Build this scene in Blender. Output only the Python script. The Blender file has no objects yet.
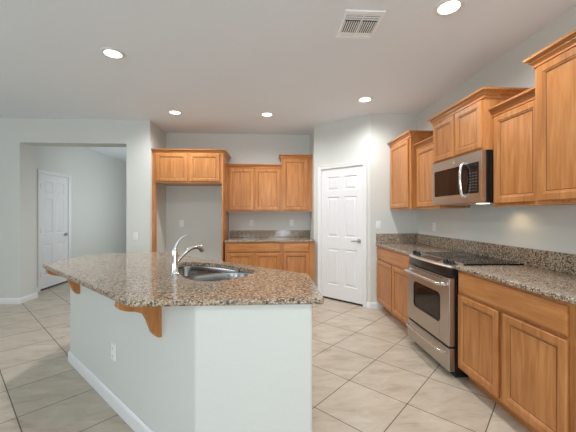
import bpy, bmesh, math, random
from mathutils import Vector, Matrix
random.seed(4)
PI = math.pi
C = bpy.context.scene.collection
sc = bpy.context.scene

# ------------------------------------------------------------ camera, world, light, exposure
F = 308.0
YAW = math.atan(17 / F)
EYE = 1.335
CEIL = 2.76
cam = bpy.data.cameras.new('camera'); cam.sensor_width = 36; cam.lens = F * 36 / 576
cam.shift_y = -2 / 576; cam.clip_start = 0.05; cam.clip_end = 60
co = bpy.data.objects.new('camera', cam); C.objects.link(co)
co.location = (0, 0, EYE); co.rotation_euler = (PI / 2, 0, -YAW)
sc.camera = co
sc.view_settings.view_transform = 'Standard'; sc.view_settings.look = 'None'
sc.view_settings.gamma = 1; sc.view_settings.use_curve_mapping = False
sc.view_settings.exposure = 0.08

w = bpy.data.worlds.new('world'); sc.world = w; w.use_nodes = True
wn = w.node_tree; bg = wn.nodes['Background']
bg.inputs[0].default_value = (0.80, 0.90, 1.0, 1); bg.inputs[1].default_value = 1.0

def area(name, loc, rot, sx, sy, power, col):
    l = bpy.data.lights.new(name, 'AREA'); l.shape = 'RECTANGLE'; l.size = sx; l.size_y = sy
    l.energy = power; l.color = col
    o = bpy.data.objects.new(name, l); C.objects.link(o); o.location = loc; o.rotation_euler = rot
    return o
# daylight entering by the patio doors behind the camera, by added unseen windows, and by the far hall
DAY = (0.83, 0.93, 1.0)
area('daylight_patio', (.42, -3.5, 1.12), (PI / 2 + .65, 0, 0), .85, 1.95, 75, DAY)
area('daylight_patio_side', (-1.03, -3.5, 1.12), (PI / 2 + .45, 0, 0), .6, 1.95, 25, DAY)
area('added_rear_window_light', (-3.6, -3.45, 1.45), (PI / 2 + .6, 0, 0), 2.2, 1.5, 15, DAY)  # added fill light at a guessed, unseen rear window
area('added_left_window_light', (-5.9, .6, 1.45), (0, -PI / 2 - .60, 0), 1.7, 2.1, 38, DAY)  # added side fill for the right cabinets, at a guessed unseen window
area('daylight_hall', (-2.0, 6.9, 1.5), (0, PI / 2, -.35), 1.35, 1.9, 19, (0.92, 0.97, 1.0))

# ------------------------------------------------------------ mesh helpers
def box(bm, x0, x1, y0, y1, z0, z1, bev=0):
    m = Matrix.LocRotScale(((x0 + x1) / 2, (y0 + y1) / 2, (z0 + z1) / 2), None,
                           (abs(x1 - x0), abs(y1 - y0), abs(z1 - z0)))
    r = bmesh.ops.create_cube(bm, size=1, matrix=m)
    if bev:
        es = list({e for v in r['verts'] for e in v.link_edges})
        bmesh.ops.bevel(bm, geom=es, offset=bev, segments=2, profile=0.6, affect='EDGES')
def cyl(bm, p0, p1, r0, r1=None, n=24):
    p0 = Vector(p0); p1 = Vector(p1); d = p1 - p0
    m = Matrix.Translation((p0 + p1) / 2) @ d.to_track_quat('Z', 'Y').to_matrix().to_4x4()
    bmesh.ops.create_cone(bm, cap_ends=True, segments=n, radius1=r0, radius2=r0 if r1 is None else r1,
                          depth=d.length, matrix=m)
def tube(bm, pts, rad, n=12):
    pts = [Vector(p) for p in pts]
    if not isinstance(rad, (list, tuple)): rad = [rad] * len(pts)
    rings = []; up = None
    for i, p in enumerate(pts):
        t = (pts[min(i + 1, len(pts) - 1)] - pts[max(i - 1, 0)]).normalized()
        if up is None: up = Vector((0, 0, 1)) if abs(t.z) < 0.9 else Vector((1, 0, 0))
        a = t.cross(up).normalized(); b = a.cross(t).normalized(); up = b
        rings.append([bm.verts.new(p + rad[i] * (math.cos(2 * PI * k / n) * a + math.sin(2 * PI * k / n) * b)) for k in range(n)])
    for r, s in zip(rings, rings[1:]):
        for k in range(n): bm.faces.new((r[k], r[(k + 1) % n], s[(k + 1) % n], s[k]))
    bm.faces.new(rings[0][::-1]); bm.faces.new(rings[-1])
def lathe(bm, prof, o=(0, 0, 0), n=32, m=None):
    o = Vector(o); rings = []
    for r, z in prof:
        ring = []
        for k in range(n):
            v = Vector((r * math.cos(2 * PI * k / n), r * math.sin(2 * PI * k / n), z))
            if m is not None: v = m @ v
            ring.append(bm.verts.new(v + o))
        rings.append(ring)
    for r, s in zip(rings, rings[1:]):
        for k in range(n): bm.faces.new((r[k], r[(k + 1) % n], s[(k + 1) % n], s[k]))
    bm.faces.new(rings[0][::-1]); bm.faces.new(rings[-1])
def prism(bm, poly, z0, z1):
    a = [bm.verts.new((x, y, z0)) for x, y in poly]; b = [bm.verts.new((x, y, z1)) for x, y in poly]
    n = len(poly)
    bm.faces.new(a[::-1]); bm.faces.new(b)
    for i in range(n): bm.faces.new((a[i], a[(i + 1) % n], b[(i + 1) % n], b[i]))
def offset_path(path, d, closed=False):
    """offset to the right of the walking direction, mitred"""
    n = len(path); out = []
    for i in range(n):
        p = Vector(path[i])
        prev = Vector(path[i - 1]) if (i > 0 or closed) else None
        nxt = Vector(path[(i + 1) % n]) if (i < n - 1 or closed) else None
        ns = []
        if prev is not None:
            t = (p - prev).normalized(); ns.append(Vector((t.y, -t.x)))
        if nxt is not None:
            t = (nxt - p).normalized(); ns.append(Vector((t.y, -t.x)))
        if len(ns) == 1: out.append(p + ns[0] * d)
        else:
            b = (ns[0] + ns[1]); b = b / max(b.dot(ns[0]), 1e-4)
            out.append(p + b * d)
    return out
def sweep(bm, path, prof, closed=False):
    """prof = [(out, z)...] a closed outline"""
    cols = []
    for o_, z in prof:
        cols.append([bm.verts.new((q.x, q.y, z)) for q in offset_path(path, o_, closed)])
    n = len(path); m = len(prof)
    for j in range(m):
        for i in range(n if closed else n - 1):
            k = (i + 1) % n
            bm.faces.new((cols[j][i], cols[j][k], cols[(j + 1) % m][k], cols[(j + 1) % m][i]))
    if not closed:
        bm.faces.new([c[0] for c in cols]); bm.faces.new([c[-1] for c in cols][::-1])
def round_poly(poly, rads, seg=6):
    out = []; n = len(poly)
    for i in range(n):
        p = Vector(poly[i]); a = Vector(poly[i - 1]) - p; b = Vector(poly[(i + 1) % n]) - p
        r = rads[i] if isinstance(rads, (list, tuple)) else rads
        if r <= 0: out.append(p); continue
        a.normalize(); b.normalize(); ang = a.angle(b); t = r / math.tan(ang / 2)
        p0 = p + a * t; p1 = p + b * t
        for k in range(seg + 1):
            s = k / seg
            out.append((1 - s) ** 2 * p0 + 2 * s * (1 - s) * p + s * s * p1)
    return [(q.x, q.y) for q in out]
def smooth_closed(pts, k=2):
    pts = [Vector(p) for p in pts]
    for _ in range(k):
        out = []; n = len(pts)
        for i in range(n):
            a, b = pts[i], pts[(i + 1) % n]
            out += [a * .75 + b * .25, a * .25 + b * .75]
        pts = out
    return [(p.x, p.y) for p in pts]
def rings_panel(bm, w_, h_, rings, back=None, x0=0, z0=0):
    """front-facing (towards -y) rectangle built of inset rings [(inset, y)...]; last ring is filled"""
    rs = []
    for ins, y in rings:
        rs.append([bm.verts.new((x0 + a, y, z0 + b)) for a, b in
                   ((ins, ins), (w_ - ins, ins), (w_ - ins, h_ - ins), (ins, h_ - ins))])
    for r, s in zip(rs, rs[1:]):
        for k in range(4): bm.faces.new((r[k], r[(k + 1) % 4], s[(k + 1) % 4], s[k]))
    bm.faces.new(rs[-1])
    bm.faces.new(rs[0][::-1])
def link(name, bm, mat, parent=None, smooth=False, loc=(0, 0, 0), rz=0):
    bmesh.ops.recalc_face_normals(bm, faces=bm.faces[:])
    me = bpy.data.meshes.new(name); bm.to_mesh(me); bm.free()
    if mat: me.materials.append(mat)
    o = bpy.data.objects.new(name, me); C.objects.link(o)
    o.location = loc; o.rotation_euler = (0, 0, rz)
    if parent: o.parent = parent
    if smooth:
        me.shade_smooth()
        try: me.set_sharp_from_angle(angle=math.radians(38))
        except Exception: pass
    return o
def tag(o, label, cat, group=None):
    o['label'] = label; o['category'] = cat
    if group: o['group'] = group
    return o
def thing(name, label, cat, loc=(0, 0, 0), rz=0, group=None):
    o = bpy.data.objects.new(name, None); C.objects.link(o); o.empty_display_size = 0.1
    o.location = loc; o.rotation_euler = (0, 0, rz)
    return tag(o, label, cat, group)
def struct(name, bm, mat, parent=None, **k):
    o = link(name, bm, mat, parent, **k)
    if not parent: o['kind'] = 'structure'
    return o
def B(*boxes, bev=0):
    bm = bmesh.new()
    for b in boxes: box(bm, *b, bev=bev)
    return bm

# ------------------------------------------------------------ materials
def newmat(name, base=(.5, .5, .5), rough=.5, metal=0, spec=.5):
    m = bpy.data.materials.new(name); m.use_nodes = True; b = m.node_tree.nodes['Principled BSDF']
    b.inputs['Base Color'].default_value = (*base, 1); b.inputs['Roughness'].default_value = rough
    b.inputs['Metallic'].default_value = metal; b.inputs['Specular IOR Level'].default_value = spec
    return m, m.node_tree, b
def ramp(nt, fac, stops, interp='LINEAR'):
    r = nt.nodes.new('ShaderNodeValToRGB'); r.color_ramp.interpolation = interp
    e = r.color_ramp.elements
    while len(e) < len(stops): e.new(.5)
    for el, (p, c) in zip(e, stops):
        el.position = p; el.color = (*c, 1) if len(c) == 3 else c
    nt.links.new(fac, r.inputs[0]); return r.outputs[0]
def noise(nt, vec, scale, detail=3, rough=.55, dist=0):
    n = nt.nodes.new('ShaderNodeTexNoise'); n.inputs['Scale'].default_value = scale
    n.inputs['Detail'].default_value = detail; n.inputs['Roughness'].default_value = rough
    n.inputs['Distortion'].default_value = dist
    if vec is not None: nt.links.new(vec, n.inputs['Vector'])
    return n.outputs['Fac']
def coords(nt, scale=(1, 1, 1), rot=(0, 0, 0), loc=(0, 0, 0), kind='Object'):
    t = nt.nodes.new('ShaderNodeTexCoord'); mp = nt.nodes.new('ShaderNodeMapping')
    mp.inputs['Scale'].default_value = scale; mp.inputs['Rotation'].default_value = rot
    mp.inputs['Location'].default_value = loc
    nt.links.new(t.outputs[kind], mp.inputs['Vector']); return mp.outputs[0]
def bump(nt, b, h, strength, dist=.002):
    n = nt.nodes.new('ShaderNodeBump'); n.inputs['Strength'].default_value = strength
    n.inputs['Distance'].default_value = dist
    nt.links.new(h, n.inputs['Height']); nt.links.new(n.outputs[0], b.inputs['Normal'])
def mix(nt, fac, a, b_, mode='MIX'):
    n = nt.nodes.new('ShaderNodeMix'); n.data_type = 'RGBA'; n.blend_type = mode
    for sock, v in ((n.inputs[0], fac), (n.inputs[6], a), (n.inputs[7], b_)):
        if hasattr(v, 'links'): nt.links.new(v, sock)
        elif isinstance(v, (int, float)): sock.default_value = v
        else: sock.default_value = (*v, 1)
    return n.outputs[2]

def plaster(name, col, bs):
    m, nt, b = newmat(name, col, .75, spec=.3)
    v = coords(nt)
    n = noise(nt, v, 55, 4, .6)
    bump(nt, b, n, bs, .003)
    return m
M_wall = plaster('painted_plaster', (.675, .685, .645), .35)
M_ceil = plaster('ceiling_plaster', (.84, .885, .93), .55)
M_trim, _, _ = newmat('white_trim_paint', (.80, .80, .79), .35)
M_vent, _, _ = newmat('white_enamel', (.95, .95, .95), .3)
M_door, _, _ = newmat('white_door_paint', (.80, .80, .80), .4)
M_plate, _, _ = newmat('white_plastic', (.85, .85, .83), .35)
M_slot, _, _ = newmat('dark_slot', (.05, .05, .05), .6)

def wood(name, grain, tint=(1, 1, 1)):
    m, nt, b = newmat(name, rough=.30, spec=.30)
    t = nt.nodes.new('ShaderNodeTexCoord'); oi = nt.nodes.new('ShaderNodeObjectInfo')
    ad = nt.nodes.new('ShaderNodeVectorMath'); ad.operation = 'ADD'
    mul = nt.nodes.new('ShaderNodeMath'); mul.operation = 'MULTIPLY'; mul.inputs[1].default_value = 7.3
    nt.links.new(oi.outputs['Random'], mul.inputs[0])
    nt.links.new(t.outputs['Object'], ad.inputs[0]); nt.links.new(mul.outputs[0], ad.inputs[1])
    mp = nt.nodes.new('ShaderNodeMapping'); mp.inputs['Scale'].default_value = grain
    nt.links.new(ad.outputs[0], mp.inputs[0])
    f = noise(nt, mp.outputs[0], 1.0, 5, .6, .6)
    c = lambda r, g, bl: (r * tint[0], g * tint[1], bl * tint[2])
    a = ramp(nt, f, [(.25, c(.37, .135, .038)), (.48, c(.49, .205, .064)), (.75, c(.62, .30, .115))])
    mp2 = nt.nodes.new('ShaderNodeMapping'); mp2.inputs['Scale'].default_value = (2.5, 2.5, 1.6)
    nt.links.new(ad.outputs[0], mp2.inputs[0])
    g = noise(nt, mp2.outputs[0], 1.0, 2, .5)
    gr = ramp(nt, g, [(.3, (.86, .83, .80)), (.7, (1.08, 1.08, 1.1))])
    o = mix(nt, 1.0, a, gr, 'MULTIPLY')
    nt.links.new(o, b.inputs['Base Color'])
    bump(nt, b, f, .06, .001)
    return m
M_wood = wood('maple_wood', (26, 26, 2.2))
M_woodh = wood('maple_wood_horizontal', (2.2, 26, 26))
M_edgeline, _, _ = newmat('dark_brown_line', (.16, .065, .025), .5)  # dark brown for the thin line round cabinet panels
M_inside, _, _ = newmat('dark_cabinet_shadow_gap', (.10, .06, .035), .7)

def granite():
    m, nt, b = newmat('speckled_granite', rough=.10, spec=.38)
    v = coords(nt)
    n0 = noise(nt, v, 11, 3, .6)
    base = ramp(nt, n0, [(.3, (.38, .26, .17)), (.5, (.46, .345, .245)), (.72, (.50, .43, .35))])
    def vor(scale, loc):
        t = nt.nodes.new('ShaderNodeTexVoronoi'); t.inputs['Scale'].default_value = scale
        vv = coords(nt, loc=loc); nt.links.new(vv, t.inputs['Vector'])
        s = nt.nodes.new('ShaderNodeSeparateColor'); nt.links.new(t.outputs['Color'], s.inputs[0])
        return s.outputs
    a = vor(135, (0, 0, 0))
    k1 = ramp(nt, a[0], [(0, (.66, .60, .52)), (.20, (.44, .31, .21)), (.45, (.30, .20, .13)), (.62, (.50, .44, .37)), (.76, (.12, .085, .065)), (.88, (.03, .027, .025))], 'CONSTANT')
    c1 = mix(nt, .78, base, k1)
    a2 = vor(70, (3, 1, 2))
    k2 = ramp(nt, a2[1], [(0, (0, 0, 0)), (.80, (.85, .85, .85))], 'CONSTANT')
    n1 = noise(nt, v, 70, 3, .7)
    kk = ramp(nt, n1, [(.42, (.02, .018, .016)), (.50, (.20, .15, .11)), (.60, (.66, .58, .48))])
    c2 = mix(nt, k2, c1, kk)
    c2 = mix(nt, 1.0, c2, (.84, .83, .79), 'MULTIPLY')
    nt.links.new(c2, b.inputs['Base Color'])
    return m
M_gran = granite()

def tile():
    m, nt, b = newmat('ceramic_floor_tile', rough=.32, spec=.45)
    v = coords(nt, rot=(0, 0, -PI / 4), loc=(-2.171, -.820, 0))
    br = nt.nodes.new('ShaderNodeTexBrick'); br.offset = 0; br.squash = 1
    br.inputs['Scale'].default_value = 1; br.inputs['Mortar Size'].default_value = .0035
    br.inputs['Mortar Smooth'].default_value = .1; br.inputs['Bias'].default_value = 0
    br.inputs['Brick Width'].default_value = .4632; br.inputs['Row Height'].default_value = .4632
    br.inputs['Color1'].default_value = (.53, .46, .37, 1); br.inputs['Color2'].default_value = (.58, .51, .41, 1)
    br.inputs['Mortar'].default_value = (.16, .125, .095, 1)
    nt.links.new(v, br.inputs['Vector'])
    v2 = coords(nt, scale=(1.0, 2.4, 1), rot=(0, 0, -PI / 4))
    n = noise(nt, v2, 3.6, 7, .68, .5)
    s = ramp(nt, n, [(.30, (.72, .68, .62)), (.45, (.93, .91, .89)), (.58, (1.02, 1.02, 1.02)), (.72, (1.16, 1.17, 1.19))])
    o = mix(nt, 1.0, br.outputs['Color'], s, 'MULTIPLY')
    nt.links.new(o, b.inputs['Base Color'])
    iv = nt.nodes.new('ShaderNodeMath'); iv.operation = 'SUBTRACT'; iv.inputs[0].default_value = 1
    nt.links.new(br.outputs['Fac'], iv.inputs[1])
    bump(nt, b, iv.outputs[0], .5, .002)
    rr = nt.nodes.new('ShaderNodeMath'); rr.operation = 'MULTIPLY_ADD'; rr.inputs[1].default_value = .5; rr.inputs[2].default_value = .30
    nt.links.new(br.outputs['Fac'], rr.inputs[0]); nt.links.new(rr.outputs[0], b.inputs['Roughness'])
    return m
M_tile = tile()

def steel(name, col, rough, grain):
    m, nt, b = newmat(name, col, rough, 1)
    v = coords(nt, scale=grain)
    n = noise(nt, v, 1, 2, .5)
    bump(nt, b, n, .05, .0005)
    return m
M_steel = steel('brushed_stainless', (.52, .485, .44), .30, (4, 4, 400))
M_deck = steel('light_brushed_steel', (.80, .78, .75), .24, (4, 200, 4))
M_sink = steel('sink_steel', (.40, .40, .40), .16, (200, 200, 5))
M_chrome, _, _ = newmat('chrome', (.85, .85, .86), .07, 1)
M_nickel, _, _ = newmat('satin_nickel', (.55, .52, .48), .28, 1)
M_hand, _, _ = newmat('polished_handle', (.78, .77, .75), .16, 1)
M_black, _, _ = newmat('black_enamel', (.012, .012, .014), .22)
M_blackg, _, _ = newmat('black_glass', (.008, .008, .010), .05, spec=.35)
M_ovenglass, _, _ = newmat('oven_window_glass', (.014, .009, .007), .06, spec=.35)
M_mark, _, _ = newmat('grey_print', (.35, .35, .35), .4)
M_faint, _, _ = newmat('faint_grey_print', (.09, .09, .095), .4)
M_display, _, _ = newmat('brown_display_glass', (.06, .035, .022), .1)
M_gasket_gap, _, _ = newmat('black_gasket_and_gap', (.015, .015, .015), .7)  # also colours the strip standing in for the dark gap under doors
m_, nt_, b_ = newmat('lamp_lens', (.9, .9, .85), .4)
b_.inputs['Emission Color'].default_value = (1, .93, .80, 1); b_.inputs['Emission Strength'].default_value = 6
M_lens = m_
m_, nt_, b_ = newmat('under_light_lens', (.9, .9, .85), .4)
b_.inputs['Emission Color'].default_value = (1, .80, .55, 1); b_.inputs['Emission Strength'].default_value = 5
M_lens2 = m_

# ------------------------------------------------------------ setting
XR = 2.086; YS = 4.29; YB = 5.52; YL = 4.80
XA = -1.84; XH = -3.98
C1 = (1.403, YS); C0 = (.70, 4.993)
struct('floor', B((-6.1, 2.2, -3.7, 10.6, -.1, 0)), M_tile)
struct('ceiling', B((-6.1, 2.2, -3.7, 10.6, CEIL, CEIL + .1)), M_ceil)
struct('wall_right', B((XR, XR + .114, -3.6, YS + .11, 0, CEIL)), M_wall)
struct('wall_pantry_front', B((C1[0] + .001, XR, YS, YS + .11, 0, CEIL)), M_wall)
# diagonal pantry wall with its doorway, local x runs along the wall from C0 to C1
dl = math.hypot(C1[0] - C0[0], C1[1] - C0[1])
s0, s1, dtop = .1515, .8798, 2.045
bm = B((0, s0 - .004, 0, .11, 0, CEIL), (s1 + .004, dl, 0, .11, 0, CEIL), (s0 - .004, s1 + .004, 0, .11, dtop, CEIL))
struct('wall_pantry_diagonal', bm, M_wall, loc=(*C0, 0), rz=-PI / 4)
struct('wall_pantry_side', B((C0[0], C0[0] + .11, C0[1] + .002, YB, 0, CEIL)), M_wall)
struct('wall_back', B((XA - .11, XR + .1, YB, YB + .11, 0, CEIL)), M_wall)
struct('wall_alcove_side', B((XA - .11, XA, YL + .26, YB, 0, CEIL)), M_wall)
# front-left wall with the wide opening to the hall
OX0, OX1, OZ, OT = -3.737, -2.19, 2.402, .26
bm = B((-6.0, OX0, YL, YL + OT + .07, 0, CEIL), (OX1, XA, YL, YL + OT, 0, CEIL), (OX0, OX1, YL, YL + OT, OZ, CEIL))
struct('wall_left', bm, M_wall)
# the hall beyond the opening; its left wall holds the hall door
hd0, hd1 = 5.545, 6.285
bm = B((XH - .11, XH, YL + OT + .07, hd0 - .004, 0, CEIL), (XH - .11, XH, hd1 + .004, 10.5, 0, CEIL),
       (XH - .11, XH, hd0 - .004, hd1 + .004, dtop, CEIL))
struct('wall_hall_left', bm, M_wall)
struct('wall_hall_right', B((XA - .11, XA, YB + .11, 5.9, 0, CEIL), (XA - .11, XA, 7.9, 10.5, 0, CEIL), (XA - .11, XA, 5.9, 7.9, 0, .8), (XA - .11, XA, 5.9, 7.9, 2.2, CEIL)), M_wall)
struct('wall_hall_end', B((XH - .11, XA, 10.5, 10.6, 0, CEIL)), M_wall)
struct('wall_side', B((-6.1, -6.0, -3.6, -.6, 0, CEIL), (-6.1, -6.0, 1.8, YL + .33, 0, CEIL),
                      (-6.1, -6.0, -.6, 1.8, 0, .55), (-6.1, -6.0, -.6, 1.8, 2.35, CEIL)), M_wall)
struct('wall_rear', B((-6.0, -4.75, -3.7, -3.6, 0, CEIL), (-2.45, -1.45, -3.7, -3.6, 0, CEIL), (.88, XR, -3.7, -3.6, 0, CEIL), (-.68, -.04, -3.7, -3.6, 0, CEIL),
                      (-4.75, -2.45, -3.7, -3.6, 0, .65), (-4.75, -2.45, -3.7, -3.6, 2.25, CEIL),
                      (-1.45, -.68, -3.7, -3.6, 2.18, CEIL), (-.04, .88, -3.7, -3.6, 2.18, CEIL)), M_wall)
def window(name, frame_boxes):
    struct(name, B(*frame_boxes), M_trim)
window('window_1', [(-1.45, -1.40, -3.68, -3.62, 0, 2.18), (-.73, -.68, -3.68, -3.62, 0, 2.18), (-1.40, -.73, -3.68, -3.62, 2.12, 2.18), (-1.40, -.73, -3.68, -3.62, 0, .08)])
window('window_5', [(-.04, .01, -3.68, -3.62, 0, 2.18), (.83, .88, -3.68, -3.62, 0, 2.18), (.01, .83, -3.68, -3.62, 2.12, 2.18), (.01, .83, -3.68, -3.62, 0, .08)])
window('added_window_2', [(-4.75, -4.70, -3.68, -3.62, .65, 2.25), (-2.50, -2.45, -3.68, -3.62, .65, 2.25), (-3.63, -3.57, -3.68, -3.62, .65, 2.25),
                    (-4.70, -2.50, -3.68, -3.62, 2.19, 2.25), (-4.70, -2.50, -3.68, -3.62, .65, .71)])  # guessed unseen window, added to carry the rear fill light
window('added_window_3', [(-6.08, -6.02, -.6, -.55, .55, 2.35), (-6.08, -6.02, 1.75, 1.8, .55, 2.35), (-6.08, -6.02, .57, .63, .61, 2.29),
                    (-6.08, -6.02, -.55, 1.75, 2.29, 2.35), (-6.08, -6.02, -.55, 1.75, .55, .61)])  # guessed unseen window, added to carry the left fill light

window('window_4', [(-1.92, -1.86, 5.9, 5.95, .8, 2.2), (-1.92, -1.86, 7.85, 7.9, .8, 2.2), (-1.92, -1.86, 5.95, 7.85, .8, .86), (-1.92, -1.86, 5.95, 7.85, 2.14, 2.2)])
# baseboards
def bprof(t=.014, h=.085): return [(0, 0), (t, 0), (t, h - .022), (t * .65, h - .008), (t * .3, h), (0, h)]
def baseboard(name, path):
    bm = bmesh.new(); sweep(bm, path, bprof()); return struct(name, bm, M_trim, smooth=True)
K = .7071
def dp(s): return (C0[0] + K * s, C0[1] - K * s)
baseboard('baseboard_pantry', [(1.60, YS), C1, dp(s1 + .064)][::-1])
baseboard('baseboard_pantry_side', [dp(s0 - .064), C0, (C0[0], YB - .64)][::-1])
baseboard('baseboard_left', [(-6.0, YL), (OX0, YL), (OX0, YL + OT + .07), (XH, YL + OT + .07), (XH, hd0 - .064)][::1])
baseboard('baseboard_opening', [(OX1, YL + OT), (OX1, YL), (XA, YL), (XA, 4.875)][::1])
baseboard('baseboard_hall', [(XH, hd1 + .064), (XH, 10.5), (XA - .11, 10.5)])
baseboard('baseboard_alcove', [(XA + .02, YB), (-.77, YB)])

# ------------------------------------------------------------ doors
def six_panel_door(name, loc, rz, w_, h_, handle_side, hinges_side, recess=.012):
    """local x along the wall, y into the wall; slab between x=0 and w_"""
    z0 = .027
    root = struct(name, bmesh.new(), None, loc=loc, rz=rz)
    bpy.data.objects.remove(root)
    root = bpy.data.objects.new(name, None); C.objects.link(root); root['kind'] = 'structure'
    root.location = loc; root.rotation_euler = (0, 0, rz)
    # slab: grid of stiles and rails with raised panels
    st, mu = .105, .10
    pw = (w_ - 2 * st - mu) / 2
    rows = [(.235, .80), (.98, 1.60), (1.70, 1.91)]
    bm = bmesh.new()
    box(bm, 0, w_, recess + .012, recess + .036, z0, h_)
    xs = [(0, st), (st + pw, st + pw + mu), (w_ - st, w_)]
    for a, b in xs: box(bm, a, b, recess, recess + .012, z0, h_)
    zs = [(z0, rows[0][0]), (rows[0][1], rows[1][0]), (rows[1][1], rows[2][0]), (rows[2][1], h_)]
    for c, d in zs:
        for a in (st, st + pw + mu): box(bm, a, a + pw, recess, recess + .012, c, d)
    slab = link('door_slab', bm, M_door, root)
    for c, d in rows:
        for a in (st, st + pw + mu):
            bm = bmesh.new()
            rings_panel(bm, pw, d - c, [(.0, recess + .0125), (.0, recess + .003), (.007, recess + .010), (.020, recess + .011), (.044, recess + .001)], x0=a, z0=c)
            link('raised_panel', bm, M_door, slab)
    link('dark_gap_strip', B((.001, w_ - .001, recess + .001, recess + .034, .001, z0 - .0005)), M_gasket_gap, root)  # black strip fills the gap under the slab, standing in for its shade
    # casing
    bm = bmesh.new(); cw = .060
    path = [(-.004, 0), (-.004, h_ + .008), (w_ + .004, h_ + .008), (w_ + .004, 0)]
    prof = [(0, 0), (0, -.010), (.006, -.013), (cw * .55, -.014), (cw * .8, -.019), (cw, -.019), (cw, 0)]
    cols = []
    for o_, y in prof:
        cols.append([bm.verts.new((q.x, y, q.y)) for q in offset_path(path, -o_)])
    m = len(prof)
    for j in range(m):
        for i in range(3): bm.faces.new((cols[j][i], cols[j][i + 1], cols[(j + 1) % m][i + 1], cols[(j + 1) % m][i]))
    bm.faces.new([c[0] for c in cols]); bm.faces.new([c[-1] for c in cols][::-1])
    link('casing', bm, M_trim, root)
    # jamb lining
    link('jamb', B((-.0039, -.0005, 0, .11, 0, h_ + .006), (w_ + .0005, w_ + .0039, 0, .11, 0, h_ + .006), (-.0005, w_ + .0005, 0, .11, h_ + .002, h_ + .0075)), M_trim, root)
    # lever handle
    hx = w_ - .065 if handle_side > 0 else .065
    bm = bmesh.new(); cyl(bm, (hx, recess, .94), (hx, recess - .010, .94), .031)
    cyl(bm, (hx, recess - .008, .94), (hx, recess - .048, .94), .011)
    s = -1 if handle_side > 0 else 1
    tube(bm, [(hx, recess - .045, .94), (hx + s * .03, recess - .047, .942), (hx + s * .07, recess - .046, .938), (hx + s * .11, recess - .042, .934)], [.011, .010, .009, .007])
    h = link('door_handle', bm, M_nickel, root, smooth=True); h['label'] = 'satin nickel lever handle'
    if hinges_side:
        for z in (.28, 1.05, 1.82):
            bm = bmesh.new(); x = .0 if hinges_side < 0 else w_
            cyl(bm, (x, -.006, z - .045), (x, -.006, z + .045), .007, n=12)
            hh = link('hinge', bm, M_nickel, root, smooth=True); hh['label'] = 'small metal hinge'
    return root
pd = six_panel_door('door_1', (*dp(s0), 0), -PI / 4, s1 - s0, 2.035, 1, 0)
pd['label'] = 'white six-panel pantry door in the diagonal corner wall'
hd = six_panel_door('door_2', (XH, hd0, 0), PI / 2, hd1 - hd0, 2.035, 1, -1)
hd['label'] = 'white six-panel door on the hall wall beyond the opening'

# ------------------------------------------------------------ cabinets
def cab_door(parent, x0, x1, z0, z1, name='door', mat=None, t=.019):
    bm = bmesh.new(); w_ = x1 - x0; h_ = z1 - z0; fr = .058
    # frame: outer ring with eased edge, inner lip stepping down to the panel
    rs = []
    rings = [(.0, -.0005), (.0, -t + .005), (.005, -t), (fr - .016, -t), (fr - .010, -t + .0045), (fr - .006, -t + .0045), (fr, -t + .010), (fr + .001, -t + .012)]
    for ins, y in rings:
        rs.append([bm.verts.new((a, y, b)) for a, b in ((x0 + ins, z0 + ins), (x1 - ins, z0 + ins), (x1 - ins, z1 - ins), (x0 + ins, z1 - ins))])
    rs.append([bm.verts.new((a, -.0005, b)) for a, b in ((x0 + fr + .001, z0 + fr + .001), (x1 - fr - .001, z0 + fr + .001), (x1 - fr - .001, z1 - fr - .001), (x0 + fr + .001, z1 - fr - .001))])
    for i in range(len(rs)):
        r, s = rs[i], rs[(i + 1) % len(rs)]
        for k in range(4): bm.faces.new((r[k], r[(k + 1) % 4], s[(k + 1) % 4], s[k]))
    d = link(name, bm, mat or M_wood, parent)
    bm = B((x0 + fr + .0015, x1 - fr - .0015, -t + .0105, -.001, z0 + fr + .0015, z1 - fr - .0015))
    link('panel', bm, M_wood, d)
    g = .0035; a0, a1, b0, b1 = x0 + fr + .0012, x1 - fr - .0012, z0 + fr + .0012, z1 - fr - .0012
    yy0, yy1 = -t + .0098, -t + .0106
    link('edge_line', B((a0, a0 + g, yy0, yy1, b0, b1), (a1 - g, a1, yy0, yy1, b0, b1), (a0 + g, a1 - g, yy0, yy1, b0, b0 + g), (a0 + g, a1 - g, yy0, yy1, b1 - g, b1)), M_edgeline, d)  # thin dark brown strips along the panel edges
    return d
def drawer(parent, x0, x1, z0, z1, t=.019):
    bm = bmesh.new()
    rs = []
    for ins, y in [(0, -.0005), (0, -t + .007), (.004, -t + .004), (.012, -t + .001), (.018, -t)]:
        rs.append([bm.verts.new((a, y, b)) for a, b in ((x0 + ins, z0 + ins), (x1 - ins, z0 + ins), (x1 - ins, z1 - ins), (x0 + ins, z1 - ins))])
    for r, s in zip(rs, rs[1:]):
        for k in range(4): bm.faces.new((r[k], r[(k + 1) % 4], s[(k + 1) % 4], s[k]))
    bm.faces.new(rs[-1]); bm.faces.new(rs[0][::-1])
    return link('drawer', bm, M_woodh, parent)
CROWN = [(0, -.066), (.010, -.066), (.010, -.056), (.006, -.053), (.012, -.044), (.024, -.034), (.024, -.029), (.019, -.026), (.030, -.016), (.044, -.013), (.046, 0), (0, 0)]
def crown(parent, path, ztop):
    bm = bmesh.new(); sweep(bm, path, [(o, z + ztop) for o, z in CROWN])
    return link('crown_molding', bm, M_woodh, parent)
def upper(name, label, loc, rz, w_, d, z0, z1, doors, crown_path, group, fill=(0, 0), extra=None, stile=.022):
    """z1 = top of the crown"""
    root = thing(name, label, 'cabinet', loc, rz, group)
    zb = z1 - .012
    link('body', B((0, w_, .0005, d, z0, zb), bev=0), M_wood, root)
    link('bottom_rail', B((0, w_, -.001, .018, z0 - .008, z0 + .0)), M_woodh, root) if extra != 'norail' else None
    for a, b in doors: cab_door(root, a, b, z0 + .018, z1 - .076)
    crown(root, crown_path, z1)
    return root
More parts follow.
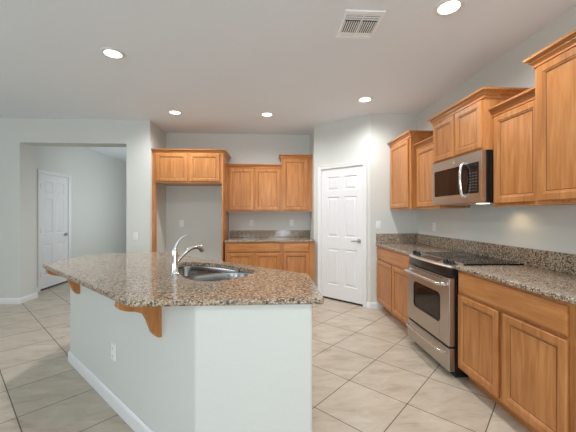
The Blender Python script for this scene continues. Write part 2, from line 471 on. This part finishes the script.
UP = 'wall cabinets on the right wall'
ZUP, ZU, ZS = 1.40, 2.335, 2.168
XT, XS = 1.69, 1.76
RZ = -PI / 2
e = .0015
DT = XR - XT - .001; DS = XR - XS - .001
upper('wall_cabinet', 'tall maple wall cabinet in the far right corner beside the white pantry wall', (XT, YS - e, 0), RZ, .65 - e, DT, ZUP, ZU,
      [(.045, .60)], [(.65 - e, DT), (.65 - e, 0), (0, 0)][::-1], UP)
upper('wall_cabinet', 'short narrow maple wall cabinet between the corner cabinet and the microwave', (XS, 3.64 - e, 0), RZ, .52 - e * 2, DS, ZUP, ZS,
      [(.03, .49)], [(0, 0), (.52 - e * 2, 0)], UP)
upper('wall_cabinet', 'two-door maple cabinet directly above the microwave', (XT, 3.12 - e, 0), RZ, .77 - 2 * e, DT, 1.847, ZU - .012,
      [(.022, .375), (.395, .745)], [(0, DT), (0, 0), (.77 - 2 * e, 0), (.77 - 2 * e, DT)], UP, extra='norail')
upper('wall_cabinet', 'single-door shorter maple wall cabinet just right of the microwave', (XS, 2.35 - e, 0), RZ, .465 - 2 * e, DS, ZUP, ZS,
      [(.028, .438)], [(0, 0), (.465 - 2 * e, 0)], UP)
upper('wall_cabinet', 'tall maple wall cabinet at the right edge of the view, nearest of the uppers', (XT, 1.885 - e, 0), RZ, .80, DT, ZUP, ZU,
      [(.030, .385), (.405, .775)], [(0, DT), (0, 0), (.80, 0), (.80, DT)], UP)

def base_unit(label, loc, rz, w_, d, fronts, group, zt=.889, toe=.10, tr=.085, name='base_cabinet'):
    root = thing(name, label, 'cabinet', loc, rz, group)
    link('body', B((0, w_, .0005, d, toe, zt)), M_wood, root)
    link('toe_kick', B((0, w_, tr, d, 0, toe)), M_woodh, root)
    for f in fronts:
        if f[0] == 'd': cab_door(root, f[1], f[2], f[3], f[4])
        else: drawer(root, f[1], f[2], f[3], f[4])
    return root
LOW = 'base cabinets along the right wall'
XC = 1.505
DB = XR - XC - .001
base_unit('maple base cabinet between the pantry wall and the stove, one drawer over two doors', (XC, YS - e, 0), RZ, 1.12 - e, DB,
          [('w', .03, 1.09, .715, .868), ('d', .03, .545, .125, .695), ('d', .575, 1.09, .125, .695)], LOW)
base_unit('maple base cabinet just right of the stove, wide drawer over two tall doors', (XC, 2.40, 0), RZ, .95, DB,
          [('w', .022, .925, .715, .868), ('d', .022, .452, .125, .695), ('d', .492, .925, .125, .695)], LOW)
base_unit('maple base cabinet cut off by the lower right corner of the photo', (XC, 1.449, 0), RZ, .90, DB,
          [('w', .022, .878, .715, .868), ('d', .022, .43, .125, .695), ('d', .47, .878, .125, .695)], LOW)

# counters on the right
def slab(name, label, poly, rads, z0, z1, edge=.008, hole=None, cat='countertop', group=None):
    """poly counter-clockwise"""
    bm = bmesh.new()
    out = round_poly(poly, rads)
    prof = [(-edge, z1), (-edge * .3, z1 - edge * .3), (0, z1 - edge), (0, z0 + edge), (-edge * .3, z0 + edge * .3), (-edge, z0)]
    rings = []
    for o_, z in prof:
        rings.append([bm.verts.new((q.x, q.y, z)) for q in offset_path(out, o_, True)])
    n = len(out)
    for r, s in zip(rings, rings[1:]):
        for k in range(n): bm.faces.new((r[k], r[(k + 1) % n], s[(k + 1) % n], s[k]))
    if hole:
        h1 = [bm.verts.new((x, y, z1)) for x, y in hole]; h0 = [bm.verts.new((x, y, z0)) for x, y in hole]
        m = len(hole)
        for k in range(m): bm.faces.new((h1[k], h1[(k + 1) % m], h0[(k + 1) % m], h0[k]))
        for ring, h in ((rings[0], h1), (rings[-1], h0)):
            es = []
            for lst in (ring, h):
                for k in range(len(lst)):
                    ed = bm.edges.get((lst[k], lst[(k + 1) % len(lst)]))
                    es.append(ed)
            bmesh.ops.triangle_fill(bm, edges=es, use_beauty=True)
    else:
        bm.faces.new(rings[0]); bm.faces.new(rings[-1][::-1])
    o = link(name, bm, M_gran, smooth=False)
    return tag(o, label, cat, group)
ZC = .920
slab('countertop', 'granite countertop left of the stove in the far right corner', [(XC - .025, 3.172), (XR - .001, 3.172), (XR - .001, YS - .001), (XC - .025, YS - .001)],
     0, .8895, ZC)
slab('countertop', 'granite countertop right of the stove running out of the photo', [(XC - .025, .5), (XR - .001, .5), (XR - .001, 2.398), (XC - .025, 2.398)],
     0, .8895, ZC)
def splash(label, b):
    o = link('backsplash', B(b, bev=.003), M_gran); return tag(o, label, 'backsplash')
splash('low granite backsplash strip along the right wall behind the stove', (XR - .021, XR - .0005, .5, YS - .0215, ZC + .0005, 1.058))
splash('short granite backsplash on the white pantry wall beside the corner cabinet', (XC - .02, XR - .0005, YS - .0205, YS - .0005, ZC + .0005, 1.058))

# ------------------------------------------------------------ back wall run
BK = 'maple wall cabinets on the back wall'
UB = 1.385; YU = 5.19; db = YB - YU - .001
upper('wall_cabinet', 'wide two-door maple wall cabinet on the back wall beside the refrigerator alcove', (-.748, YU, 0), 0, .925, db, UB, 2.168,
      [(.045, .455), (.480, .900)], [(0, 0), (.925, 0)], BK)
upper('wall_cabinet', 'taller single-door maple wall cabinet at the right end of the back wall', (.179, YU, 0), 0, .519, db, UB, ZU,
      [(.020, .430)], [(0, db), (0, 0), (.519, 0)], BK)
bx = base_unit('maple base cabinet on the back wall under the granite counter', (-.727, 4.905, 0), 0, 1.425, YB - 4.906,
          [('w', .03, .875, .735, .870), ('w', .925, 1.33, .735, .870), ('d', .03, .435, .125, .715), ('d', .475, .875, .125, .715), ('d', .925, 1.33, .125, .715)], None)
slab('countertop', 'small granite countertop on the back wall under the wall cabinets', [(-.727, 4.878), (.699, 4.878), (.699, YB - .001), (-.727, YB - .001)], 0, .8895, ZC)
splash('granite backsplash on the back wall below the outlets', (-.727, .699, YB - .0205, YB - .0005, ZC + .0005, 1.045))
# refrigerator surround
fr = thing('refrigerator_cabinet', 'maple cabinet with side panels framing the empty refrigerator alcove', 'cabinet', (XA, 4.88, 0))
FW = -.748 - XA - .002; fd = YB - 4.88 - .001
for a, b in ((.001, .052), (FW - .020, FW)):
    link('side_panel', B((a, b, 0, fd if a > .5 else .05, 0, ZU - .04)), M_wood, fr)
link('upper_box', B((.053, FW - .021, .001, fd, 1.830, ZU - .012)), M_wood, fr)
link('bottom_rail', B((.053, FW - .021, -.002, .02, 1.815, 1.8295)), M_woodh, fr)
cab_door(fr, .062, .535, 1.842, ZU - .062); cab_door(fr, .572, FW - .055, 1.842, ZU - .062)
crown(fr, [(.0, 0), (FW, 0), (FW, fd)], ZU + .004)

# ------------------------------------------------------------ island
# base follows the bent countertop; paint like the walls
IF = 1.507
q = .722; p = .692; cc = .835
def face_pt_y(y): return ((cc - q * y) / p, y)
A_ = face_pt_y(IF); Bk = face_pt_y(2.905)
base_poly = [A_, (.205, IF), (.205, 2.118), (-1.165, 3.365), (Bk[0], 3.365), Bk]
isl = thing('kitchen_island', 'painted kitchen island base with white baseboard and wooden corbels', 'kitchen island', (-.7, 2.3, 0))
def isl_link(name, bm, mat, smooth=False, parent=None):
    bmesh.ops.translate(bm, verts=bm.verts[:], vec=(.7, -2.3, 0))
    return link(name, bm, mat, parent or isl, smooth=smooth)
# hollow base wall: leaves room for the bowls
bm = bmesh.new()
outer = round_poly(base_poly, [.03, .02, .01, .01, .01, .02])
sweep(bm, outer, [(0, 0), (0, .8945), (-.018, .8945), (-.018, 0)], closed=True)
isl_link('base_wall', bm, M_wall, smooth=True)
bm = bmesh.new()
sweep(bm, [(-1.165, 3.365), (Bk[0], 3.365), Bk, A_, (.205, IF)], [(o + .0005, z) for o, z in bprof(.014, .095)])
isl_link('baseboard', bm, M_trim, smooth=True)
# corbels
T = Vector((q, -p)); N = Vector((-p, -q))
def corbel(y_wall):
    base = Vector(face_pt_y(y_wall)) + N * .001
    prof = [(0, 0), (.222, 0), (.226, -.022), (.214, -.038), (.180, -.054), (.140, -.064), (.105, -.078), (.083, -.097), (.068, -.130),
            (.060, -.165), (.048, -.200), (.030, -.226), (.012, -.237), (0, -.237)]
    bm = bmesh.new(); L = []; R = []
    for o_, z in prof:
        for lst, s in ((L, 0), (R, -.045)):
            pt = base + N * o_ + T * s
            lst.append(bm.verts.new((pt.x, pt.y, .894 + z)))
    n = len(prof)
    bm.faces.new(L); bm.faces.new(R[::-1])
    for i in range(n): bm.faces.new((L[i], L[(i + 1) % n], R[(i + 1) % n], R[i]))
    bmesh.ops.bevel(bm, geom=[x for x in bm.edges if len(x.link_faces) == 2 and any(len(f.verts) > 6 for f in x.link_faces)], offset=.003, segments=1, affect='EDGES')
    c = isl_link('corbel', bm, M_wood); c['label'] = 'curved maple corbel under the overhang'
corbel(1.731); corbel(2.708)
ZI = .925
SINK = [(-.672, 2.262), (-.710, 2.36), (-.765, 2.54), (-.730, 2.70), (-.46, 2.585), (-.27, 2.40), (-.095, 2.245), (-.135, 2.09), (-.25, 1.965), (-.345, 1.895), (-.46, 1.90), (-.58, 2.05)]
hole = smooth_closed(SINK)
top_poly = [(-.672, 1.485), (.262, 1.485), (.255, 2.10), (-1.17, 3.39), (-1.90, 3.39), (-1.858, 2.612)]
slab('countertop', 'bent granite island countertop with sink cutout and overhang', top_poly, [.09, .025, .02, .05, .42, .02], .895, ZI, edge=.010, hole=hole)

# sink
sk = thing('kitchen_sink', 'double-bowl stainless undermount sink in the island countertop', 'sink', (-.45, 2.3, 0))
def bowl(outline, depth):
    o = [(x + .45, y - 2.3) for x, y in smooth_closed(outline)]
    bm = bmesh.new(); rings = []
    area2 = sum(a[0] * b[1] - b[0] * a[1] for a, b in zip(o, o[1:] + o[:1]))
    sgn = -1 if area2 > 0 else 1
    for ins, z in [(-.012, .893), (0, .893), (.004, .880), (.012, .74), (.03, .705), (.05, .70)]:
        rings.append([bm.verts.new((v.x, v.y, z)) for v in offset_path(o, sgn * ins, True)])
    for r, s in zip(rings, rings[1:]):
        for k in range(len(o)): bm.faces.new((r[k], r[(k + 1) % len(o)], s[(k + 1) % len(o)], s[k]))
    bm.faces.new(rings[-1])
    ob = link('bowl', bm, M_sink, sk, smooth=True)
    sd = ob.modifiers.new('thickness', 'SOLIDIFY'); sd.thickness = .0015; sd.offset = 0
    cx = sum(a[0] for a in o) / len(o); cy = sum(a[1] for a in o) / len(o)
    bm = bmesh.new(); lathe(bm, [(.001, .7035), (.030, .7035), (.040, .706), (.043, .702), (.001, .7015)], (cx, cy, 0))
    link('drain', bm, M_chrome, ob, smooth=True)
    return ob
bowl([(-.69, 2.29), (-.75, 2.44), (-.785, 2.61), (-.72, 2.715), (-.46, 2.60), (-.27, 2.47), (-.19, 2.395), (-.335, 2.375), (-.475, 2.29), (-.60, 2.215)], .2)
bowl([(-.60, 2.165), (-.463, 2.26), (-.323, 2.343), (-.165, 2.33), (-.09, 2.235), (-.12, 2.08), (-.25, 1.95), (-.345, 1.90), (-.47, 1.90), (-.58, 2.03)], .2)

# faucet
fc = thing('faucet', 'chrome single-lever pull-out faucet standing beside the sink', 'faucet', (-.650, 2.128, ZI))
bm = bmesh.new()
lathe(bm, [(.001, .0005), (.029, .0005), (.029, .006), (.024, .012), (.0205, .02), (.0195, .10), (.0195, .15), (.017, .17), (.012, .183), (.001, .186)])
link('body', bm, M_chrome, fc, smooth=True)
bm = bmesh.new(); k = .7071
sp = [(.015, .085), (.045, .115), (.085, .148), (.12, .168), (.16, .176), (.195, .168)]
tube(bm, [(k * a, k * a, z) for a, z in sp], [.012, .012, .013, .014, .016, .017])
s_ = link('spout', bm, M_chrome, fc, smooth=True)
bm = bmesh.new(); tube(bm, [(k * .188, k * .188, .172), (k * .205, k * .205, .155), (k * .212, k * .212, .138)], [.0175, .018, .015])
nz = link('spray_head', bm, M_chrome, s_, smooth=True)
bm = bmesh.new(); tube(bm, [(0, 0, .170), (.008, .006, .200), (.022, .012, .228), (.042, .02, .250), (.068, .03, .262)], [.012, .011, .0085, .007, .006])
link('lever', bm, M_chrome, fc, smooth=True)

# ------------------------------------------------------------ range
rg = thing('range', 'stainless slide-in electric range with black glass cooktop', 'stove', (1.445, 3.165, 0), RZ)
RW = .76
link('body', B((.004, RW - .004, .035, .60, .06, .895), (.03, RW - .03, .06, .60, 0, .06)), M_black, rg)
# cooktop glass, overlapping the counters slightly, and burner rings
ck = link('cooktop', B((-.006, RW + .0, .105, .612, .9205, .931), bev=.002), M_blackg, rg)
for bx_, by_, r in ((.20, .26, .105), (.57, .26, .085), (.20, .47, .08), (.57, .47, .105)):
    bm = bmesh.new()
    for rr in (r, r * .6):
        lathe(bm, [(rr - .001, .9312), (rr + .001, .9312), (rr + .001, .9314), (rr - .001, .9314)], (bx_, by_, 0))
    bmesh.ops.delete(bm, geom=[f for f in bm.faces if len(f.verts) > 6], context='FACES')
    bu = link('burner_ring', bm, M_mark, ck)
# control panel: curved stainless front deck sloping forward
bm = bmesh.new(); n = 14; rows = []
def bow(x): return -.030 * (1 - ((x - RW / 2) / (RW / 2)) ** 2)
for i in range(n + 1):
    x = RW * i / n; b0 = bow(x)
    rows.append([bm.verts.new(v) for v in ((x, .108, .934), (x, .09, .935), (x, .015 + b0, .912), (x, .004 + b0, .904), (x, .006 + b0, .896), (x, .108, .896))])
for r, s in zip(rows, rows[1:]):
    for j in range(6): bm.faces.new((r[j], r[(j + 1) % 6], s[(j + 1) % 6], s[j]))
bm.faces.new(rows[0]); bm.faces.new(rows[-1][::-1])
cp = link('control_panel', bm, M_deck, rg, smooth=True)
def slope_z(y, x): 
    y0 = .015 + bow(x); return .912 + (y - y0) * (.935 - .912) / (.09 - y0)
bm = bmesh.new()
vs = []
for x, y in ((.235, .018), (.525, .018), (.505, .082), (.255, .082)): vs.append((x, y, slope_z(y, x)))
lo = [bm.verts.new((x, y, z - .004)) for x, y, z in vs]; hi = [bm.verts.new((x, y, z + .0025)) for x, y, z in vs]
bm.faces.new(hi); bm.faces.new(lo[::-1])
for i in range(4): bm.faces.new((lo[i], lo[(i + 1) % 4], hi[(i + 1) % 4], hi[i]))
dsp = link('display', bm, M_display, cp); dsp['label'] = 'dark brown touch display'
bm = bmesh.new()
for i in range(9):
    for j in range(3):
        x = .275 + i * .026; y = .028 + j * .018; z = slope_z(y, x) + .0028
        if 3 <= i <= 5 and j == 2: continue
        box(bm, x - .006, x + .006, y - .002, y + .002, z - .0005, z + .0006)
link('buttons', bm, M_mark, dsp)
for x in (.055, .135, .625, .705):
    y = .050 + bow(x) * .5; z = slope_z(y, x)
    mt = Matrix.Rotation(math.radians(16), 3, 'X')
    bm = bmesh.new(); lathe(bm, [(.001, -.002), (.027, -.002), (.027, .006), (.021, .010), (.019, .030), (.016, .033), (.001, .033)], (x, y, z), 24, mt)
    kn = link('knob', bm, M_black, cp, smooth=True); kn['label'] = 'black control knob'
    bm = B((x - .0025, x + .0025, y - .017, y + .017, z + .030, z + .037)); link('knob_grip', bm, M_hand, kn)
# black bow-front band beneath the deck
bm = bmesh.new(); rows = []
for i in range(n + 1):
    x = RW * i / n; b0 = bow(x) * .85
    rows.append([bm.verts.new(v) for v in ((x, .010 + b0, .8955), (x, .012 + b0, .870), (x, .004 + b0 * .2, .822), (x, .035, .822), (x, .035, .8955))])
for r, s in zip(rows, rows[1:]):
    for j in range(5): bm.faces.new((r[j], r[(j + 1) % 5], s[(j + 1) % 5], s[j]))
bm.faces.new(rows[0]); bm.faces.new(rows[-1][::-1])
link('front_band', bm, M_black, rg, smooth=True)
# oven door
bm = bmesh.new()
W0, W1, V0, V1 = .145, .615, .425, .655
D0, D1 = .265, .815
box(bm, .0, W0, -.012, .034, D0, D1, .003); box(bm, W1, RW, -.012, .034, D0, D1, .003)
box(bm, W0, W1, -.0119, .034, D0 + .0005, V0); box(bm, W0, W1, -.0119, .034, V1, D1 - .0005)
od = link('oven_door', bm, M_steel, rg)
bm = bmesh.new()
pl = round_poly([(W0 + .001, V0 + .001), (W1 - .001, V0 + .001), (W1 - .001, V1 - .001), (W0 + .001, V1 - .001)], .001, 2)
box(bm, W0, W1, -.008, .02, V0, V1)
gw = link('oven_window', bm, M_ovenglass, od)
bm = bmesh.new()
fo = round_poly([(W0 - .012, V0 - .012), (W1 + .012, V0 - .012), (W1 + .012, V1 + .012), (W0 - .012, V1 + .012)], .05)
fi = round_poly([(W0 + .004, V0 + .004), (W1 - .004, V0 + .004), (W1 - .004, V1 - .004), (W0 + .004, V1 - .004)], .042)
a = [bm.verts.new((x, -.0125, z)) for x, z in fo]; b = [bm.verts.new((x, -.0145, z)) for x, z in fi]; c2 = [bm.verts.new((x, -.008, z)) for x, z in fi]
for r, s in ((a, b), (b, c2)):
    for k_ in range(len(a)): bm.faces.new((r[k_], r[(k_ + 1) % len(a)], s[(k_ + 1) % len(a)], s[k_]))
wf = link('window_frame', bm, M_blackg, od, smooth=True)
bm = bmesh.new()
for i in range(10):
    x = .10 + i * .058; box(bm, x, x + .04, -.0135, -.011, .796, .803)
link('vent_slots', bm, M_gasket_gap, od)
def bar_handle(parent, x0, x1, z, out=.052, y0=-.012, r=.014):
    bm = bmesh.new(); nn = 14; pts = []
    for i in range(nn + 1):
        s = i / nn; x = x0 + (x1 - x0) * s
        pts.append((x, y0 - out - .010 * (1 - (2 * s - 1) ** 2) + (.035 if i in (0, nn) else 0), z))
    tube(bm, pts, r)
    for x in (x0 + .015, x1 - .015): box(bm, x - .010, x + .010, y0 - out + .004, y0 + .001, z - .010, z + .010, .003)
    return link('handle', bm, M_hand, parent, smooth=True)
bar_handle(od, .025, RW - .025, .760)
link('door_gasket', B((.012, RW - .012, .0, .034, .248, .264)), M_gasket_gap, rg)
sd = link('storage_drawer', B((.0, RW, -.012, .034, .062, .247), bev=.003), M_steel, rg)
bar_handle(sd, .04, RW - .04, .205, .040, r=.010)
link('rear_filler', B((0, RW, .601, .6185, .88, .9295)), M_black, rg)

# ------------------------------------------------------------ microwave
mw = thing('microwave', 'stainless over-the-range microwave mounted beneath the two-door cabinet', 'microwave', (1.675, 3.115, 0), RZ)
MW = .76; mz0, mz1 = 1.432, 1.8455; MD = XR - 1.675 - .001
link('housing', B((0, MW, .030, MD, mz0, mz1)), M_black, mw)
dw = .565
mdo = link('door', B((0, .04, 0, .0295, mz0, mz1), (.04, dw, 0, .0295, mz0, mz0 + .075), (.04, dw, 0, .0295, mz1 - .085, mz1)), M_steel, mw)
link('door_window', B((.04, dw, .003, .0295, mz0 + .075, mz1 - .085)), M_ovenglass, mdo)
bm = bmesh.new()
tube(bm, [(dw - .030, .0, mz0 + .050), (dw - .030, -.026, mz0 + .070), (dw - .024, -.040, mz0 + .13), (dw - .020, -.046, mz0 + .20), (dw - .024, -.042, mz0 + .265), (dw - .030, -.028, mz0 + .325), (dw - .030, 0, mz0 + .345)], [.012, .013, .013, .013, .013, .013, .012])
link('handle', bm, M_hand, mdo, smooth=True)
bm = bmesh.new()
mt = Matrix.Rotation(PI / 2, 3, 'X')
lathe(bm, [(.001, 0), (.016, 0), (.016, .002), (.001, .002)], (.375, 0, mz1 - .045), 24, mt)
bd = link('badge', bm, M_hand, mdo, smooth=True); bd['label'] = 'small round metal badge'
bm = bmesh.new(); 
tube(bm, [(.375 + .007 * math.cos(a_), -.0024, mz1 - .045 + .007 * math.sin(a_)) for a_ in [i * .5 for i in range(13)]], .0012, 6)
link('badge_ring', bm, M_mark, bd)
kp = link('control_panel', B((dw + .0005, MW, 0, .0295, mz0, mz1)), M_steel, mw)
kg = link('keypad', B((dw - .0, MW - .045, -.003, -.0003, mz0 + .075, mz1 - .085)), M_blackg, kp)
bm = bmesh.new()
for i in range(3):
    for j in range(7):
        x = dw + .035 + i * .038; z = mz0 + .095 + j * .024; box(bm, x, x + .022, -.0037, -.003, z, z + .008)
link('keypad_marks', bm, M_faint, kg)
link('edge_trim', B((MW - .014, MW, -.003, 0, mz0, mz1)), M_hand, kp)
link('underside_grille', B((.03, MW - .03, .03, .33, mz0 - .008, mz0 - .0005)), M_steel, mw)
ul = link('under_light', B((.60, .68, .06, .12, mz0 - .012, mz0 - .0085)), M_lens2, mw)
l = bpy.data.lights.new('microwave_lamp', 'SPOT'); l.energy = 1.9; l.color = (1, .72, .42); l.spot_size = math.radians(150); l.spot_blend = .72; l.shadow_soft_size = .05
lo_ = bpy.data.objects.new('microwave_lamp', l); C.objects.link(lo_); lo_.location = (1.96, 2.46, mz0 - .02)

# ------------------------------------------------------------ plates on the walls
def outlet(label, loc, rz, kind='outlet'):
    t = thing('wall_outlet' if kind == 'outlet' else 'light_switch', label, 'outlet' if kind == 'outlet' else 'switch', loc, rz)
    bm = bmesh.new(); rings_panel(bm, .072, .116, [(0, -.0005), (0, -.003), (.004, -.006), (.006, -.006)], x0=-.036, z0=-.058)
    link('cover_plate', bm, M_plate, t)
    if kind == 'outlet':
        for z in (-.026, .026):
            bm = bmesh.new()
            pl = round_poly([(-.017, z - .015), (.017, z - .015), (.017, z + .015), (-.017, z + .015)], .008, 4)
            a = [bm.verts.new((x, -.0085, zz)) for x, zz in pl]; b = [bm.verts.new((x, -.006, zz)) for x, zz in pl]
            bm.faces.new(a); bm.faces.new(b[::-1])
            for k_ in range(len(a)): bm.faces.new((a[k_], a[(k_ + 1) % len(a)], b[(k_ + 1) % len(a)], b[k_]))
            so = link('socket', bm, M_plate, t)
            link('slots', B((-.0075, -.0055, -.0092, -.0086, z - .005, z + .006), (.0055, .0075, -.0092, -.0086, z - .005, z + .006), (-.002, .002, -.0092, -.0086, z - .012, z - .008)), M_slot, so)
    else:
        link('rocker', B((-.017, .017, -.0095, -.006, -.033, .033), bev=.0015), M_plate, t)
    return t
def px_on_y(x, Y):  # world x seen at this bearing
    return Y * math.tan(math.atan((x - 288) / F) + YAW)
outlet('white wall outlet inside the refrigerator alcove', (-1.573, YB, 1.17), 0)
outlet('white wall outlet above the back counter, left of the pair', (-.345, YB, 1.175), 0)
outlet('white wall outlet above the back counter, right of the pair', (.372, YB, 1.175), 0)
outlet('white light switch on the short wall beside the corner wall cabinet', (1.523, YS, 1.18), 0, 'switch')
outlet('white light switch on the right wall under the corner wall cabinets', (XR, 3.83, 1.17), RZ, 'switch')
outlet('white light switch on the wall between the hall opening and alcove', (-2.06, YL, 1.0), 0, 'switch')
# on the island's slanted face
fy = 2.20
fp = Vector(face_pt_y(fy))
outlet('white outlet low on the slanted painted side of the island', (fp.x, fp.y, .38), math.atan2(-p, q))

# ------------------------------------------------------------ ceiling fittings
def downlight(label, x, y, power=66):
    t = thing('recessed_light', label, 'ceiling light', (x, y, CEIL), 0, 'recessed ceiling lights')
    bm = bmesh.new(); lathe(bm, [(.070, -.0005), (.098, -.0005), (.098, -.004), (.090, -.010), (.074, -.012), (.070, -.010)], n=40)
    bmesh.ops.delete(bm, geom=[f for f in bm.faces if len(f.verts) > 6], context='FACES')
    link('trim_ring', bm, M_trim, t, smooth=True)
    bm = bmesh.new(); lathe(bm, [(.001, -.004), (.0695, -.004), (.069, -.0075), (.04, -.009), (.001, -.0095)], n=32)
    link('lens', bm, M_lens, t, smooth=True)
    l = bpy.data.lights.new('downlight', 'SPOT'); l.energy = power; l.color = (.98, .985, 1); l.spot_size = math.radians(168); l.spot_blend = .72; l.shadow_soft_size = .07
    o = bpy.data.objects.new('downlight', l); C.objects.link(o); o.location = (x, y, CEIL - .02); return t
downlight('round recessed light at the upper left, alone over the island seating side', -1.397, 2.808)
downlight('round recessed light nearest the refrigerator alcove cabinet', -1.34, 4.385)
downlight('round recessed light in front of the back wall cabinets', -.057, 4.40)
downlight('round recessed light in front of the pantry wall', 1.163, 3.759)
downlight('large round recessed light cut by the top edge of the photo', 1.219, 2.05)
downlight('added unseen recessed light behind the camera on the stove side', 1.219, .35)  # added out of view to brighten the right-hand cabinets
downlight('added unseen recessed light almost above the camera', -.057, .35, 26)  # extra lamp added out of view to lift the lower right cabinets
vt = thing('ceiling_vent', 'white rectangular air vent on the ceiling near the top edge', 'vent', (.52, 2.12, CEIL))
vw, vd = .285, .33
link('frame', B((0, vw, 0, .03, -.010, -.0005), (0, vw, vd - .03, vd, -.010, -.0005), (0, .02, .03, vd - .03, -.010, -.0005), (vw - .02, vw, .03, vd - .03, -.010, -.0005)), M_vent, vt)
link('backing', B((.02, vw - .02, .03, vd - .03, -.0025, -.0006)), M_slot, vt)
def blade(x0, x1, y0, y1):
    link('louver', B((x0, x1, y0, y1, -.010, -.0035)), M_vent, vt)
link('divider', B((vw / 2 - .006, vw / 2 + .006, .03, vd - .03, -.012, -.003)), M_vent, vt)
for y in (.038, .062, .086): 
    blade(.022, vw / 2 - .008, y, y + .010); blade(vw / 2 + .008, vw - .022, y, y + .010)
for i in range(7):
    x = .024 + i * .0165; blade(x, x + .0065, .118, vd - .075)
    x = vw / 2 + .012 + i * .0165; blade(x, x + .0065, .118, vd - .075)
for y in (vd - .070, vd - .050): 
    blade(.022, vw / 2 - .008, y, y + .014); blade(vw / 2 + .008, vw - .022, y, y + .014)
